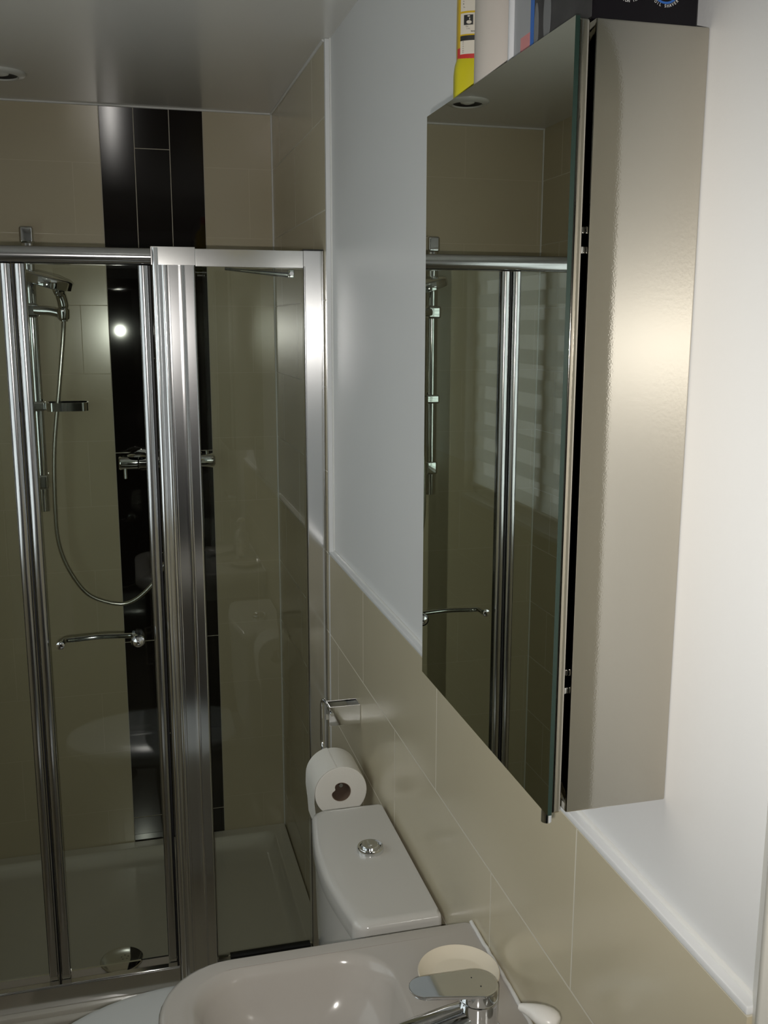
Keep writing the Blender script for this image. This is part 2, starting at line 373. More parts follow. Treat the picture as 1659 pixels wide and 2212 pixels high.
# ================================================================== SHOWER TRAY
YF = 2.29
tray = thing('shower_tray', 'low white acrylic shower tray inside the glass enclosure', 'shower tray', (-0.545, 2.65, 0))
bm = bmesh.new()
tx0, tx1, ty0, ty1 = XL+0.001, -0.001, 2.268, YB-0.001; TZ = 0.070
def rr(i, r, z): return rrect(tx0+i, tx1-i, ty0+i, ty1-i, [r]*4, z)
loft(bm, [rr(0, .002, 0.001), rr(0, .002, TZ-0.006), rr(0.002, .003, TZ-0.001), rr(0.006, .004, TZ), rr(0.040, .03, TZ), rr(0.046, .035, TZ-0.002), rr(0.052, .045, TZ-0.010), rr(0.062, .055, 0.045), rr(0.085, .06, 0.036)], True, True)
finish('basin_body', bm, M['acrylic'], tray, 50)
bm = bmesh.new(); box(bm, tx0, tx1, 2.246, 2.2678, 0.001, 0.062, 0.008, 4); box(bm, tx0, tx1, 2.236, 2.2459, 0.001, 0.030, 0.006, 3); finish('front_lip', bm, M['acrylic'], tray, 40)
dr = thing('shower_drain_cover', 'round chrome drain cover with five small holes in the shower tray', 'drain', (-0.538, 2.475, 0.036))
bm = bmesh.new(); lathe(bm, (-0.538, 2.475, 0.0362), (0, 0, 1), [(0, 0), (0.050, 0), (0.057, 0.003), (0.057, 0.007), (0.053, 0.0100), (0.02, 0.0112), (0, 0.0112)], 48); finish('cover_plate', bm, M['chrome'], dr, 40)
bm = bmesh.new()
for k in range(5):
    a = 2*PI*k/5+0.3; lathe(bm, (-0.530+0.009*math.cos(a), 2.478+0.009*math.sin(a), 0.0472), (0, 0, 1), [(0, 0), (0.0017, 0), (0.0017, 0.0004), (0, 0.0004)], 10)
finish('drain_holes', bm, M['blackgap'], dr)

# ================================================================== SHOWER ENCLOSURE
en = thing('shower_enclosure', 'silver framed glass shower enclosure with folding door across the alcove', 'shower enclosure', (-0.545, YF, TZ))
ZT = 1.900; ZB = 0.0705
# polished wall profile on the right
bm = bmesh.new(); box(bm, -0.0475, -0.0005, YF, YF+0.032, ZB, ZT, 0.0015); finish('wall_profile', bm, M['silver'], en, 30)
bm = bmesh.new(); box(bm, -0.0475, -0.0435, YF-0.004, YF+0.0, ZB, ZT-0.036, 0.0015); box(bm, -0.004, -0.0008, YF-0.003, YF+0.0, ZB, ZT, 0.001); finish('profile_lip', bm, M['stile'], en, 30)
bm = bmesh.new(); box(bm, -0.049, -0.0004, YF-0.002, YF+0.034, ZT, ZT+0.0025, 0.001); finish('profile_cap', bm, M['plinth'], en, 30)
# centre post with fluted face
post = [(-0.389, YF+0.020)]
for k in range(9):
    a = PI - PI*k/8; post.append((-0.381+0.0078*math.cos(a), YF-0.002-0.0085*math.sin(a)))
post += [(-0.372, YF+0.003), (-0.368, YF-0.001)]
for k in range(1, 6):
    a = k/6; post.append((-0.368+0.012*a, YF-0.001-0.0025*math.sin(PI*a)))
post += [(-0.356, YF-0.001), (-0.3545, YF-0.0045), (-0.3515, YF-0.0045), (-0.350, YF+0.001), (-0.332, YF+0.0012), (-0.323, YF-0.0004), (-0.318, YF+0.002), (-0.3165, YF-0.0035), (-0.299, YF-0.0035), (-0.296, YF-0.0015), (-0.294, YF+0.003), (-0.294, YF+0.030), (-0.389, YF+0.030)]
bm = bmesh.new(); extrude_profile(bm, post, 'z', ZB, ZT-0.0005); finish('centre_post', bm, M['silver'], en, 35)
bm = bmesh.new(); box(bm, -0.390, -0.293, YF-0.006, YF+0.032, ZT-0.038, ZT+0.002, 0.001); finish('post_cap', bm, M['silverheader'], en, 30)
# flat header over the fixed panel, header over the door
bm = bmesh.new(); box(bm, -0.293, -0.0480, YF-0.003, YF+0.030, ZT-0.040, ZT-0.001, 0.0015); finish('fixed_header', bm, M['silverheader'], en, 30)
hp = [(YF+0.034, ZT-0.002), (YF-0.002, ZT-0.002)]
for k in range(11):
    a = k/10; hp.append((YF-0.002-0.020*math.sin(PI*0.5*a)**1.0 if a < .55 else YF-0.002-0.020*math.sin(PI*0.5*.55)+0.004*((a-.55)/.45)**2*1.0, ZT-0.004-0.034*a))
hp += [(YF+0.034, ZT-0.039)]
hp = [(YF+0.034, ZT-0.002), (YF-0.004, ZT-0.002), (YF-0.010, ZT-0.005), (YF-0.0145, ZT-0.011), (YF-0.017, ZT-0.018), (YF-0.0165, ZT-0.025), (YF-0.014, ZT-0.031), (YF-0.009, ZT-0.0365), (YF-0.004, ZT-0.039), (YF+0.034, ZT-0.039)]
bm = bmesh.new(); extrude_profile(bm, hp, 'x', XL+0.001, -0.3905); finish('door_header', bm, M['stile'], en, 50)
# fixed glass pane
bm = bmesh.new(); box(bm, -0.292, -0.0485, YF+0.008, YF+0.014, ZB+0.055, ZT-0.041); fg = finish('fixed_glass', bm, M['glass'], en)
lt1 = mat('etched_mark', (0.16, 0.16, 0.15), 0.6)
text('Impressions', 0.0052, (-0.2805, YF+0.0076, ZT-0.052), (1, 0, 0), (0, 0, 1), lt1, fg, 'etched_lettering')
text('SERIES 8', 0.0046, (-0.2805, YF+0.0076, ZT-0.059), (1, 0, 0), (0, 0, 1), lt1, fg, 'etched_lettering')
# bottom rails
bm = bmesh.new(); box(bm, -0.2935, -0.048, YF-0.002, YF+0.026, ZB, ZB+0.050, 0.002); finish('fixed_bottom_rail', bm, M['silver'], en, 30)
bm = bmesh.new(); box(bm, -0.262, -0.052, YF+0.000, YF+0.022, ZB+0.0502, ZB+0.0565, 0.001); finish('rubber_seal', bm, M['blackgap'], en)
bm = bmesh.new(); box(bm, XL+0.001, -0.3905, YF-0.004, YF+0.022, ZB, 0.124, 0.002); finish('door_threshold', bm, M['silver'], en, 30)
bm = bmesh.new(); tube(bm, [(XL+0.001, YF-0.001, 0.1265), (-0.3905, YF-0.001, 0.1265)], 0.0025, 8); finish('threshold_bead', bm, M['chrome'], en, 60)
# door leaves
def stile(xc, w, zb, zt, leaf):
    p = []
    for k in range(13):
        a = PI - PI*k/12; p.append((xc+w/2*math.cos(a), YF-0.002-0.008*math.sin(a)))
    p += [(xc+w/2, YF+0.014), (xc-w/2, YF+0.014)]
    b = bmesh.new(); extrude_profile(b, p, 'z', zb, zt); return finish('stile', b, M['stile'], leaf, 50)
zb, zt = 0.158, ZT-0.040
def roller(xc, leaf):
    b = bmesh.new(); box(b, xc-0.011, xc+0.011, YF-0.006, YF+0.012, 0.130, 0.143, 0.002); box(b, xc-0.010, xc+0.010, YF-0.007, YF+0.010, 0.146, 0.158, 0.003)
    return finish('roller_block', b, [M['chrome']], leaf, 30)
leafs = []
for x0, x1, lx in ((-1.06, -0.683, 0), (-0.677, -0.396, 1)):
    b = bmesh.new(); box(b, x0+0.010, x1-0.010, YF+0.001, YF+0.007, zb, zt)
    lf = finish('door_leaf_glass', b, M['glass'], en); leafs.append(lf)
    for xc in (x0+0.0115, x1-0.0115): stile(xc, 0.0215, zb, zt, lf); roller(xc, lf)
    b = bmesh.new(); box(b, x1-0.0005 if lx else x1+0.001, (x1+0.004) if lx else x1+0.005, YF-0.003, YF+0.010, 0.13, zt); finish('rubber_seal', b, M['blackgap'], lf)
# left wall profile
bm = bmesh.new(); box(bm, XL+0.0005, -1.0605, YF, YF+0.032, ZB, ZT-0.04, 0.0015); finish('left_profile', bm, M['silver'], en, 30)
# handle on the right-hand leaf
hnd = bpy.data.objects.new('door_handle', None)
COL.objects.unlink(hnd) if hnd.name in COL.objects else None
bpy.data.objects.remove(hnd)
zh = 1.000
b = bmesh.new()
pts = smoothpath([(-0.628, YF+0.008, zh), (-0.624, YF+0.030, zh+0.001), (-0.60, YF+0.038, zh+0.000), (-0.543, YF+0.042, zh+0.001), (-0.486, YF+0.038, zh+0.000), (-0.462, YF+0.030, zh+0.001), (-0.458, YF+0.008, zh)], 8)
tube(b, pts, 0.0062, 16)
lathe(b, (-0.630, YF+0.001, zh+0.003), (0, -1, 0), [(0, 0), (0.006, 0), (0.006, 0.006), (0.0095, 0.008), (0.0095, 0.014), (0.007, 0.016), (0, 0.016)], 24)
lathe(b, (-0.456, YF+0.001, zh+0.001), (0, -1, 0), [(0, 0), (0.008, 0), (0.008, 0.004), (0.0135, 0.008), (0.0165, 0.017), (0.0150, 0.026), (0.009, 0.032), (0, 0.034)], 32)
finish('door_handle', b, M['chrome'], leafs[1], 50)
# inner bracing bar clamped under the header
b = bmesh.new(); tube(b, [(-0.225, YF+0.022, ZT-0.043), (-0.075, YF+0.024, ZT-0.055)], [0.003, 0.007], 10); finish('brace_bar', b, M['chrome'], en, 40)
b = bmesh.new(); box(b, -0.082, -0.066, YF+0.015, YF+0.032, ZT-0.062, ZT-0.042, 0.003); tube(b, [(-0.074, YF+0.016, ZT-0.052), (-0.074, YF+0.006, ZT-0.052)], 0.005, 10); finish('brace_clamp', b, M['chrome'], en, 40)

# ================================================================== SHOWER RISER
rs = thing('shower_riser_set', 'chrome riser rail with hand shower and soap tray on the beige wall', 'shower', (-0.716, YB, 1.18))
XR = -0.706; YRR = 3.005
b = bmesh.new(); extrude_profile(b, [(XR+0.0175*math.cos(2*PI*k/20), YRR+0.011*math.sin(2*PI*k/20)) for k in range(20)], 'z', 1.190, 1.998); finish('riser_rail', b, M['chrome'], rs, 50)
for z0, z1 in ((1.955, 2.004), (1.255, 1.300)):
    b = bmesh.new(); box(b, XR-0.020, XR+0.020, YRR-0.014, YB-0.0005, z0, z1, 0.008, 3); finish('wall_bracket', b, M['chrome'], rs, 40)
b = bmesh.new(); box(b, XR-0.024, XR+0.022, YRR-0.022, YRR+0.014, 1.752, 1.792, 0.008, 3)
tube(b, smoothpath([(XR+0.01, YRR-0.015, 1.772), (XR+0.05, YRR-0.022, 1.770), (XR+0.082, YRR-0.028, 1.763)], 6), [0.013]*13, 16)
lathe(b, (XR+0.088, YRR-0.030, 1.745), (0.0, -0.1, 1), [(0.012, 0), (0.017, 0.004), (0.018, 0.028), (0.014, 0.034), (0.009, 0.034)], 24); finish('holder_arm', b, M['chrome'], rs, 50)
# hand shower
b = bmesh.new()
hx, hy = XR+0.088, YRR-0.030
tube(b, smoothpath([(hx, hy, 1.742), (hx+0.002, hy-0.002, 1.782), (hx-0.006, hy-0.012, 1.822), (hx-0.016, hy-0.040, 1.842), (hx-0.030, hy-0.066, 1.848)], 8), [0.012]*8+[0.0145]*8+[0.0165]*8+[0.0175]*8+[0.015], 20)
ax = Vector((0.26, -0.10, 1)).normalized(); hc = Vector((hx-0.031, hy-0.080, 1.853))
lathe(b, hc, ax, [(0, 0.018), (0.035, 0.017), (0.060, 0.012), (0.067, 0.006), (0.067, -0.014), (0.063, -0.0155), (0.0, -0.0155)], 48)
hs = finish('hand_shower', b, M['chrome'], rs, 50)
b = bmesh.new(); lathe(b, hc-ax*0.0155, ax, [(0, 0), (0.050, 0), (0.052, -0.002), (0, -0.002)], 48)
u_, v_ = frame_of(ax)
for r_, n_ in ((0.012, 6), (0.026, 12), (0.040, 18)):
    for k in range(n_):
        lathe(b, hc-ax*0.0175+(u_*math.cos(2*PI*k/n_)+v_*math.sin(2*PI*k/n_))*r_, -ax, [(0, 0), (0.0018, 0), (0.0012, 0.0022), (0, 0.0022)], 6)
finish('spray_plate', b, M['greyrubber'], hs, 50)
# soap tray
b = bmesh.new()
zt_ = 1.500
box(b, XR-0.022, XR+0.024, YRR-0.020, YRR+0.014, zt_-0.014, zt_+0.014, 0.006, 3)
ring = rrect(XR+0.026, XR+0.143, YRR-0.065, YRR+0.020, [.02]*4, 0)
outer = [(x, y) for x, y, _ in ring]; cxr = XR+0.0845; cyr = YRR-0.022
inner = [(cxr+(x-cxr)*0.93, cyr+(y-cyr)*0.92) for x, y in outer]
def rg(pl, z): return [(x, y, z) for x, y in pl]
loft(b, [rg(outer, zt_-0.012), rg(outer, zt_+0.012), rg(inner, zt_+0.012), rg(inner, zt_-0.009), ], False, False)
loft(b, [rg(outer, zt_-0.012), rg(inner, zt_-0.012), rg(inner, zt_-0.010)], False, True)
box(b, XR+0.020, XR+0.034, YRR-0.016, YRR+0.008, zt_-0.011, zt_+0.011, 0.003)
finish('soap_tray', b, M['chrome'], rs, 40)

# thermostatic bar valve
vv = thing('thermostatic_shower_valve', 'chrome bar mixer valve across the dark tile strip', 'shower valve', (-0.342, YB, 1.333))
VZ = 1.328; VY = 2.985
b = bmesh.new(); tube(b, [(-0.428, VY, VZ), (-0.252, VY, VZ)], 0.021, 28)
for x in (-0.415, -0.265):
    lathe(b, (x, YB-0.0005, VZ), (0, -1, 0), [(0, 0), (0.032, 0), (0.032, 0.006), (0.02, 0.012), (0.016, 0.05), (0, 0.06)], 28)
finish('valve_body', b, M['chrome'], vv, 50)
for x0, x1, s in ((-0.486, -0.430, -1), (-0.250, -0.204, 1)):
    b = bmesh.new(); lathe(b, (x1 if s < 0 else x0, VY, VZ), (s, 0, 0), [(0.018, 0), (0.022, 0.002), (0.022, abs(x1-x0)-0.006), (0.018, abs(x1-x0)), (0, abs(x1-x0))], 32)
    tube(b, [((x0+x1)/2-0.010*(s < 0), VY-0.012, VZ-0.015), ((x0+x1)/2-0.010*(s < 0), VY-0.014, VZ-0.045)] if s < 0 else [((x0+x1)/2, VY, VZ+0.02), ((x0+x1)/2, VY, VZ+0.030)], 0.005, 12)
    finish('control_knob', b, M['chrome'], vv, 50)
b = bmesh.new(); lathe(b, (-0.432, VY, VZ+0.020), (0, 0, 1), [(0.030, 0), (0.029, 0.004), (0.022, 0.010), (0, 0.012)], 28); finish('diverter_cap', b, M['chrome'], vv, 50)
# hose
b = bmesh.new()
hp_ = smoothpath([(hx, hy, 1.744), (hx-0.004, hy-0.005, 1.70), (-0.640, 2.965, 1.56), (-0.664, 2.965, 1.38), (-0.672, 2.965, 1.20), (-0.668, 2.965, 1.10), (-0.645, 2.965, 1.02), (-0.600, 2.965, 0.945), (-0.545, 2.965, 0.912), (-0.485, 2.965, 0.902), (-0.430, 2.965, 0.932), (-0.375, 2.968, 1.00), (-0.345, 2.975, 1.10), (-0.342, 2.985, 1.22), (-0.342, 2.985, VZ-0.0215)], 14)
# ribbed
tube(b, hp_, [0.0066 if i % 2 else 0.0060 for i in range(len(hp_))], 12)
finish('shower_hose', b, mat('hose_metal', (0.70, 0.70, 0.66), 0.22, metal=1), rs, 60)

# ================================================================== MIRROR CABINET
YC0, YC1, ZC0, ZC1, XF = 0.752, 1.137, 1.2955, 1.9668, -0.0890
cb = thing('mirror_cabinet', 'satin metal wall cabinet with mirrored door, above the basin', 'bathroom cabinet', (PW, (YC0+YC1)/2, ZC0))
b = bmesh.new(); t = 0.012; XB = PW-0.0005
box(b, XF, XB, YC0, YC0+t, ZC0, ZC1, 0.0015); box(b, XF, XB, YC1-t, YC1, ZC0, ZC1, 0.0015)
box(b, XF+.0005, XB, YC0+.0005, YC1-.0005, ZC0, ZC0+t, 0.001); box(b, XF+.0005, XB, YC0+.0005, YC1-.0005, ZC1-t, ZC1, 0.001)
box(b, XB-0.008, XB, YC0+.001, YC1-.001, ZC0+.001, ZC1-.001)
car = finish('carcass', b, M['satin'], cb, 30)
for z in (1.50, 1.73):
    b = bmesh.new(); box(b, XF+0.010, XB-0.009, YC0+t, YC1-t, z, z+0.006); finish('shelf', b, M['plinth'], cb)
b = bmesh.new(); box(b, XF+0.004, XF+0.006, YC0+t-0.003, YC1-t+0.003, ZC0+t-0.003, ZC1-t+0.003); finish('gap_shade_sheet', b, M['blackgap'], cb)  # black sheet in place of the shade behind the door gap
b = bmesh.new(); box(b, -0.1035, -0.0940, YC0-0.001, YC1, ZC0+0.001, ZC1-0.001, 0.0025, 3); dr_ = finish('mirror_door', b, M['satin'], cb, 40)
b = bmesh.new(); box(b, -0.1075, -0.1036, YC0-0.002, YC1+0.001, ZC0+0.0005, ZC1-0.0005, mi=0)
b.faces.ensure_lookup_table()
for f_ in b.faces:
    f_.material_index = 0 if f_.calc_center_median().x < -0.1074 else 1
mg = finish('mirror_glass', b, [M['mirror'], M['glass_edge']], dr_)
b = bmesh.new(); tube(b, [(-0.0985, YC0+0.020, ZC0+0.002), (-0.0985, YC0+0.020, ZC0-0.017)], 0.0048, 20); finish('door_knob', b, M['chrome'], dr_, 50)
for z in (1.80, 1.42):
    b = bmesh.new(); box(b, -0.0940, -0.0889, YC0+0.004, YC0+0.020, z-0.012, z-0.006, .001); box(b, -0.0938, -0.089, YC0+0.006, YC0+0.018, z+0.004, z+0.010, .001); finish('hinge_catch', b, M['chrome'], cb, 30)

# ------------------------------------------------------------------ things on the cabinet
ink = mat('white_print', (0.62, 0.62, 0.62), 0.5); blackink = mat('black_print', (0.02, 0.02, 0.02), 0.5)
bx = thing('shaver_gift_box', 'black cardboard shaver box with blue ringed badges, on the near end of the mirror cabinet', 'box', (-0.04, 0.82, ZC1))
b = bmesh.new(); box(b, -0.090, 0.0025, 0.757, 0.880, ZC1+0.0002, ZC1+0.19, 0.0008, 1)
M['boxblack'] = mat('black_gloss_card', (0.008, 0.007, 0.009), 0.25, spec=0.2)
bxo = finish('carton', b, M['boxblack'], bx)
blue = mat('blue_print', (0.03, 0.13, 0.45), 0.4)
for cx_, word in ((-0.0595, 'PRECISION TRIMMER'), (-0.0272, 'FOIL SHAVER')):
    zc = ZC1+0.0298 if word[0] == 'P' else ZC1+0.0284
    R0 = 0.0112
    b = bmesh.new()
    for k in range(40):
        a, a2 = 2*PI*k/40, 2*PI*(k+1)/40
        vs = [b.verts.new((cx_+r*math.cos(q), y, zc+r*math.sin(q))) for y in (0.7566, 0.7569) for r, q in ((R0, a), (R0+0.0016, a), (R0+0.0016, a2), (R0, a2))]
        b.faces.new(vs[0:4]); b.faces.new((vs[1], vs[5], vs[6], vs[2])); b.faces.new((vs[0], vs[3], vs[7], vs[4]))
    finish('badge_ring', b, blue, bxo)
    n = len(word); step = 0.150 if n > 12 else 0.16
    for i, ch in enumerate(word):
        if ch == ' ': continue
        a = -PI/2 + (i-(n-1)/2)*step
        rr_ = R0+0.0032; rt = (-math.sin(a), 0, math.cos(a)); uv = (-math.cos(a), 0, -math.sin(a))
        text(ch, 0.0034, (cx_+rr_*math.cos(a), 0.7566, zc+rr_*math.sin(a)), rt, uv, ink, bxo, 'badge_lettering', squash=0.8)
# picture of shaver heads on the side facing the room (-x)
M['printgrey'] = mat('grey_print_background', (0.035, 0.034, 0.036), 0.35, var=0.5, vscale=30)
M['printsilver'] = mat('silver_print', (0.16, 0.165, 0.17), 0.4)
b = bmesh.new(); box(b, -0.0906, -0.0901, 0.758, 0.872, ZC1+0.002, ZC1+0.188); finish('side_picture', b, M['printgrey'], bxo)
b = bmesh.new()
for yc, zc, ry, rz in ((0.843, ZC1+0.028, 0.0075, 0.026), (0.866, ZC1+0.024, 0.0045, 0.024)):
    pr = [(yc+ry*math.cos(2*PI*k/24), zc+rz*math.sin(2*PI*k/24)*(1.0 if math.sin(2*PI*k/24) < 0 else 0.8)) for k in range(24)]
    extrude_profile(b, pr, 'x', -0.0911, -0.0907)
box(b, -0.0911, -0.0907, 0.828, 0.842, ZC1+0.058, ZC1+0.063)
finish('printed_shaver_heads', b, M['printsilver'], bxo)
b = bmesh.new(); box(b, -0.0908, -0.0901, 0.8722, 0.8798, ZC1+0.002, ZC1+0.188); finish('blue_spine', b, blue, bxo)
b = bmesh.new(); lathe(b, (-0.09065, 0.812, ZC1+0.045), (-1, 0, 0), [(0, 0), (0.006, 0), (0.006, 0.0004), (0, 0.0004)], 16); finish('printed_red_dot', b, mat('dull_red_print', (0.12, 0.03, 0.035), 0.4), bxo)

# clear sleeve pack behind the box
pk = thing('translucent_refill_pack', 'clear and grey plastic pack with a pink mark, behind the black shaver box', 'plastic pack', (-0.055, 0.93, ZC1))
M['frost'] = mat('frosted_plastic', (0.42, 0.43, 0.45), 0.35, spec=0.5, trans=0.25)
b = bmesh.new(); box(b, -0.086, -0.040, 0.886, 0.945, ZC1+0.0002, ZC1+0.17, 0.006, 3); pko = finish('pack_body', b, M['frost'], pk, 40)
b = bmesh.new(); tube(b, [(-0.0850, 0.935, ZC1+0.004), (-0.0850, 0.935, ZC1+0.165)], 0.005, 12); finish('pack_seam', b, mat('white_seam', (0.6, 0.61, 0.63), 0.3), pko, 50)
b = bmesh.new(); box(b, -0.0867, -0.0861, 0.890, 0.912, ZC1+0.012, ZC1+0.026); finish('pink_mark', b, mat('pink_print', (0.55, 0.22, 0.22), 0.5), pko)
# white carton / bottle
wb = thing('plain_grey_white_bottle', 'plain pale grey bottle standing between the yellow bottle and the clear pack', 'bottle', (-0.078, 0.99, ZC1))
b = bmesh.new(); cx_, cy_ = -0.0755, 0.992
loft(b, [[(cx_+0.026*s*math.cos(2*PI*k/40), cy_+0.030*s*math.sin(2*PI*k/40), ZC1+z) for k in range(40)] for s, z in ((0.9, 0.0003), (1.0, 0.006), (1.0, 0.095), (0.97, 0.12), (0.7, 0.145), (0.42, 0.152))], True, True)
finish('bottle_body', b, mat('pale_grey_plastic', (0.50, 0.46, 0.42), 0.35), wb, 50)
b = bmesh.new(); lathe(b, (cx_, cy_, ZC1+0.152), (0, 0, 1), [(0.014, 0), (0.014, 0.028), (0.012, 0.03), (0, 0.03)], 28); finish('bottle_cap', b, M['whiteplastic'], wb, 50)

# yellow cleaner bottle
yb = thing('yellow_cleaner_bottle', 'yellow cleaning bottle with a white instruction label, at the far end of the mirror cabinet', 'bottle', (-0.0455, 1.080, ZC1))
M['yellow'] = mat('yellow_plastic', (0.60, 0.40, 0.02), 0.3); M['yellowgreen'] = mat('yellow_green_plastic', (0.52, 0.47, 0.015), 0.3)
red = mat('red_print', (0.50, 0.035, 0.03), 0.4); labelw = mat('label_white', (0.62, 0.58, 0.50), 0.5)
YX, YY = -0.0455, 1.080
def ov(s, z, sx=0.0465, sy_=0.024):
    return [(YX+sx*s*math.copysign(abs(math.cos(2*PI*k/48))**0.5, math.cos(2*PI*k/48)), YY+sy_*s*math.copysign(abs(math.sin(2*PI*k/48))**0.5, math.sin(2*PI*k/48)), ZC1+z) for k in range(48)]
b = bmesh.new(); loft(b, [ov(.93, .0003), ov(1.02, .006), ov(1.02, .036), ov(1.0, .044), ov(.955, .050)], True, False); ybo = finish('bottle_base', b, M['yellowgreen'], yb, 50)
b = bmesh.new(); loft(b, [ov(.955, .0501), ov(.96, .065), ov(.96, .19), ov(.8, .215), ov(.4, .235), ov(.35, .25)], False, True); ybm = finish('bottle_body', b, M['yellow'], yb, 50)
b = bmesh.new(); lathe(b, (YX, YY, ZC1+0.25), (0, 0, 1), [(0.017, 0), (0.017, 0.03), (0.014, 0.033), (0, 0.033)], 28); finish('bottle_cap', b, red, yb, 50)
# label on the face looking to the camera (-y)
def flaty(b, x0, x1, z0, z1, lift=0.0004, mi=0):   # curved patch hugging the bottle front
    n = 40; pr = []
    for i in range(n+1):
        x = x0+(x1-x0)*i/n; c = max(-0.999, min(0.999, (x-YX)/(0.0447)))
        s_ = (max(0, 1-abs(c)**(2/0.5)))**(0.5/2); pr.append((YX+(x-YX)*(1+lift*18), YY-0.0231*s_-lift))
    A = [b.verts.new((x, y, ZC1+z0)) for x, y in pr]; B = [b.verts.new((x, y, ZC1+z1)) for x, y in pr]
    A2 = [b.verts.new((x, y+0.0003, ZC1+z0)) for x, y in pr]; B2 = [b.verts.new((x, y+0.0003, ZC1+z1)) for x, y in pr]
    for i in range(n):
        for q in ((A[i], A[i+1], B[i+1], B[i]), (A2[i], B2[i], B2[i+1], A2[i+1]), (A[i], A2[i], A2[i+1], A[i+1]), (B[i], B[i+1], B2[i+1], B2[i])): b.faces.new(q)
b = bmesh.new(); flaty(b, YX-0.0440, YX+0.043, .0445, .0585); finish('red_band', b, red, ybm, 60)
L0, L1 = YX-0.0412, YX+0.036
b = bmesh.new(); flaty(b, L0, L1, .0515, .0650, .0008); flaty(b, L0, L1, .0715, .0925, .0008); flaty(b, L0, L1, .0945, .135, .0008); flaty(b, L0+0.0150, L0+0.045, .0440, .0508, .0010); finish('white_label', b, labelw, ybm, 60)
b = bmesh.new(); flaty(b, L0, L1, .0650, .0700, .0009); flaty(b, L0, L1, .1065, .112, .0011); flaty(b, L0+0.0035, L0+0.0130, .0805, .0905, .0012); flaty(b, L0+0.0160, L0+0.0255, .0805, .0905, .0012); finish('black_label_panels', b, blackink, ybm, 60)
b = bmesh.new(); flaty(b, L0+0.0190, L0+0.0232, .0452, .0500, .0013); finish('pale_blue_swatch', b, mat('pale_blue_print', (0.25, 0.5, 0.55), 0.5), ybm)
b = bmesh.new(); flaty(b, L0+0.0234, L0+0.034, .0452, .0500, .0013); finish('blue_swatch', b, mat('mid_blue_print', (0.02, 0.25, 0.50), 0.5), ybm)
def ysurf(x):
    c = max(-0.999, min(0.999, (x-YX)/(0.0447))); return YY-0.0231*(max(0, 1-abs(c)**(2/0.5)))**(0.5/2)
def lab(s, sz, x, z, mt_, al='LEFT'): text(s, sz, (x, ysurf(x)-0.0019, ZC1+z), (1, 0, 0), (0, 0, 1), mt_, ybm, 'label_lettering', al, 0.0001)
lab('CAUTION', 0.0038, L0+0.0165, .0675, labelw)
lab('www.clean', 0.0036, L0+0.0100, .0740, blackink)
dim = mat('grey_print', (0.16, 0.15, 0.13), 0.5)
for i, s_ in enumerate(('Always wipe up any spillage', 'rinse thoroughly with clean', 'water. If in contact with eyes', 'surfaces not suitable for use', 'enamel. Do not use on wood', 'Do not swallow. Keep away')):
    lab(s_, 0.0023, L0+0.0015, .0638-i*0.0021, dim)
lab('Give tank', 0.0022, L0+0.0045, .0790, dim); lab('a wipe', 0.0022, L0+0.0055, .0768, dim)
lab('Do not mix', 0.0022, L0+0.0160, .0790, dim); lab('with bleach', 0.0022, L0+0.0160, .0768, dim)
lab('wash hands', 0.0026, L0+0.0015, .1045, dim); lab('after use', 0.0030, L0+0.0015, .1020, blackink); lab('keep dry', 0.0024, L0+0.0020, .0985, dim)
b = bmesh.new()   # pictogram: dripping tap over a cloth, and a bottle
def disc(x, z, r1, r2_): extrude_profile(b, [(x+r1*math.cos(2*PI*k/16), ZC1+z+r2_*math.sin(2*PI*k/16)) for k in range(16)], 'y', ysurf(x)-0.0022, ysurf(x)-0.0014)
disc(L0+0.0080, .0830, .0028, .0017); disc(L0+0.0076, .0890, .0015, .0007); disc(L0+0.0086, .0863, .0005, .0012)
disc(L0+0.0205, .0835, .0012, .0022); disc(L0+0.0222, .0890, .0016, .0009)
finish('pictogram', b, labelw, ybm)

yb.rotation_euler.z = math.radians(-15)

# ================================================================== BASIN + VANITY
ZS = 0.870
vu = thing('vanity_unit', 'grey brown vanity cupboard under the white basin', 'vanity unit', (-0.2, 1.0, 0))
b = bmesh.new(); box(b, -0.385, -0.001, 0.805, 1.195, 0.085, 0.765, 0.002); finish('cupboard_body', b, M['vanity'], vu, 30)
b = bmesh.new(); box(b, -0.340, -0.001, 0.815, 1.185, 0.0005, 0.0849); finish('plinth', b, M['plinth'], vu)
for y0, y1, s in ((0.807, 0.998, 1), (1.002, 1.193, -1)):
    b = bmesh.new(); box(b, -0.402, -0.3855, y0, y1, 0.09, 0.760, 0.002); dd = finish('cupboard_door', b, M['vanity'], vu, 30)
    yh = y1-0.03 if s > 0 else y0+0.03
    b = bmesh.new(); tube(b, [(-0.402, yh, 0.62), (-0.425, yh, 0.62), (-0.425, yh, 0.50), (-0.402, yh, 0.50)], 0.005, 10); finish('door_pull', b, M['chrome'], dd, 30)
BX0, BX1, BY0, BY1 = -0.455, -0.0005, 0.765, 1.232
bs = thing('wash_basin', 'white ceramic wash basin with a wide flat rim, against the tiled wall', 'basin', (-0.23, 1.0, 0.765))
def br(i, z, r=0.095, q=0.012, dy=0.0, xb=0.0): return rrect(BX0+i, BX1-xb, BY0+i*0.9+dy, BY1-i*0.9-dy, [q, r, r, q], z, 10)
b = bmesh.new()
def bowl(i, z, r): return rrect(BX0+0.052+i, -0.145-i*0.7, BY0+0.036+i, BY1-0.036-i, [0.05+r*0.3, r, r, 0.05+r*0.3], z, 10)
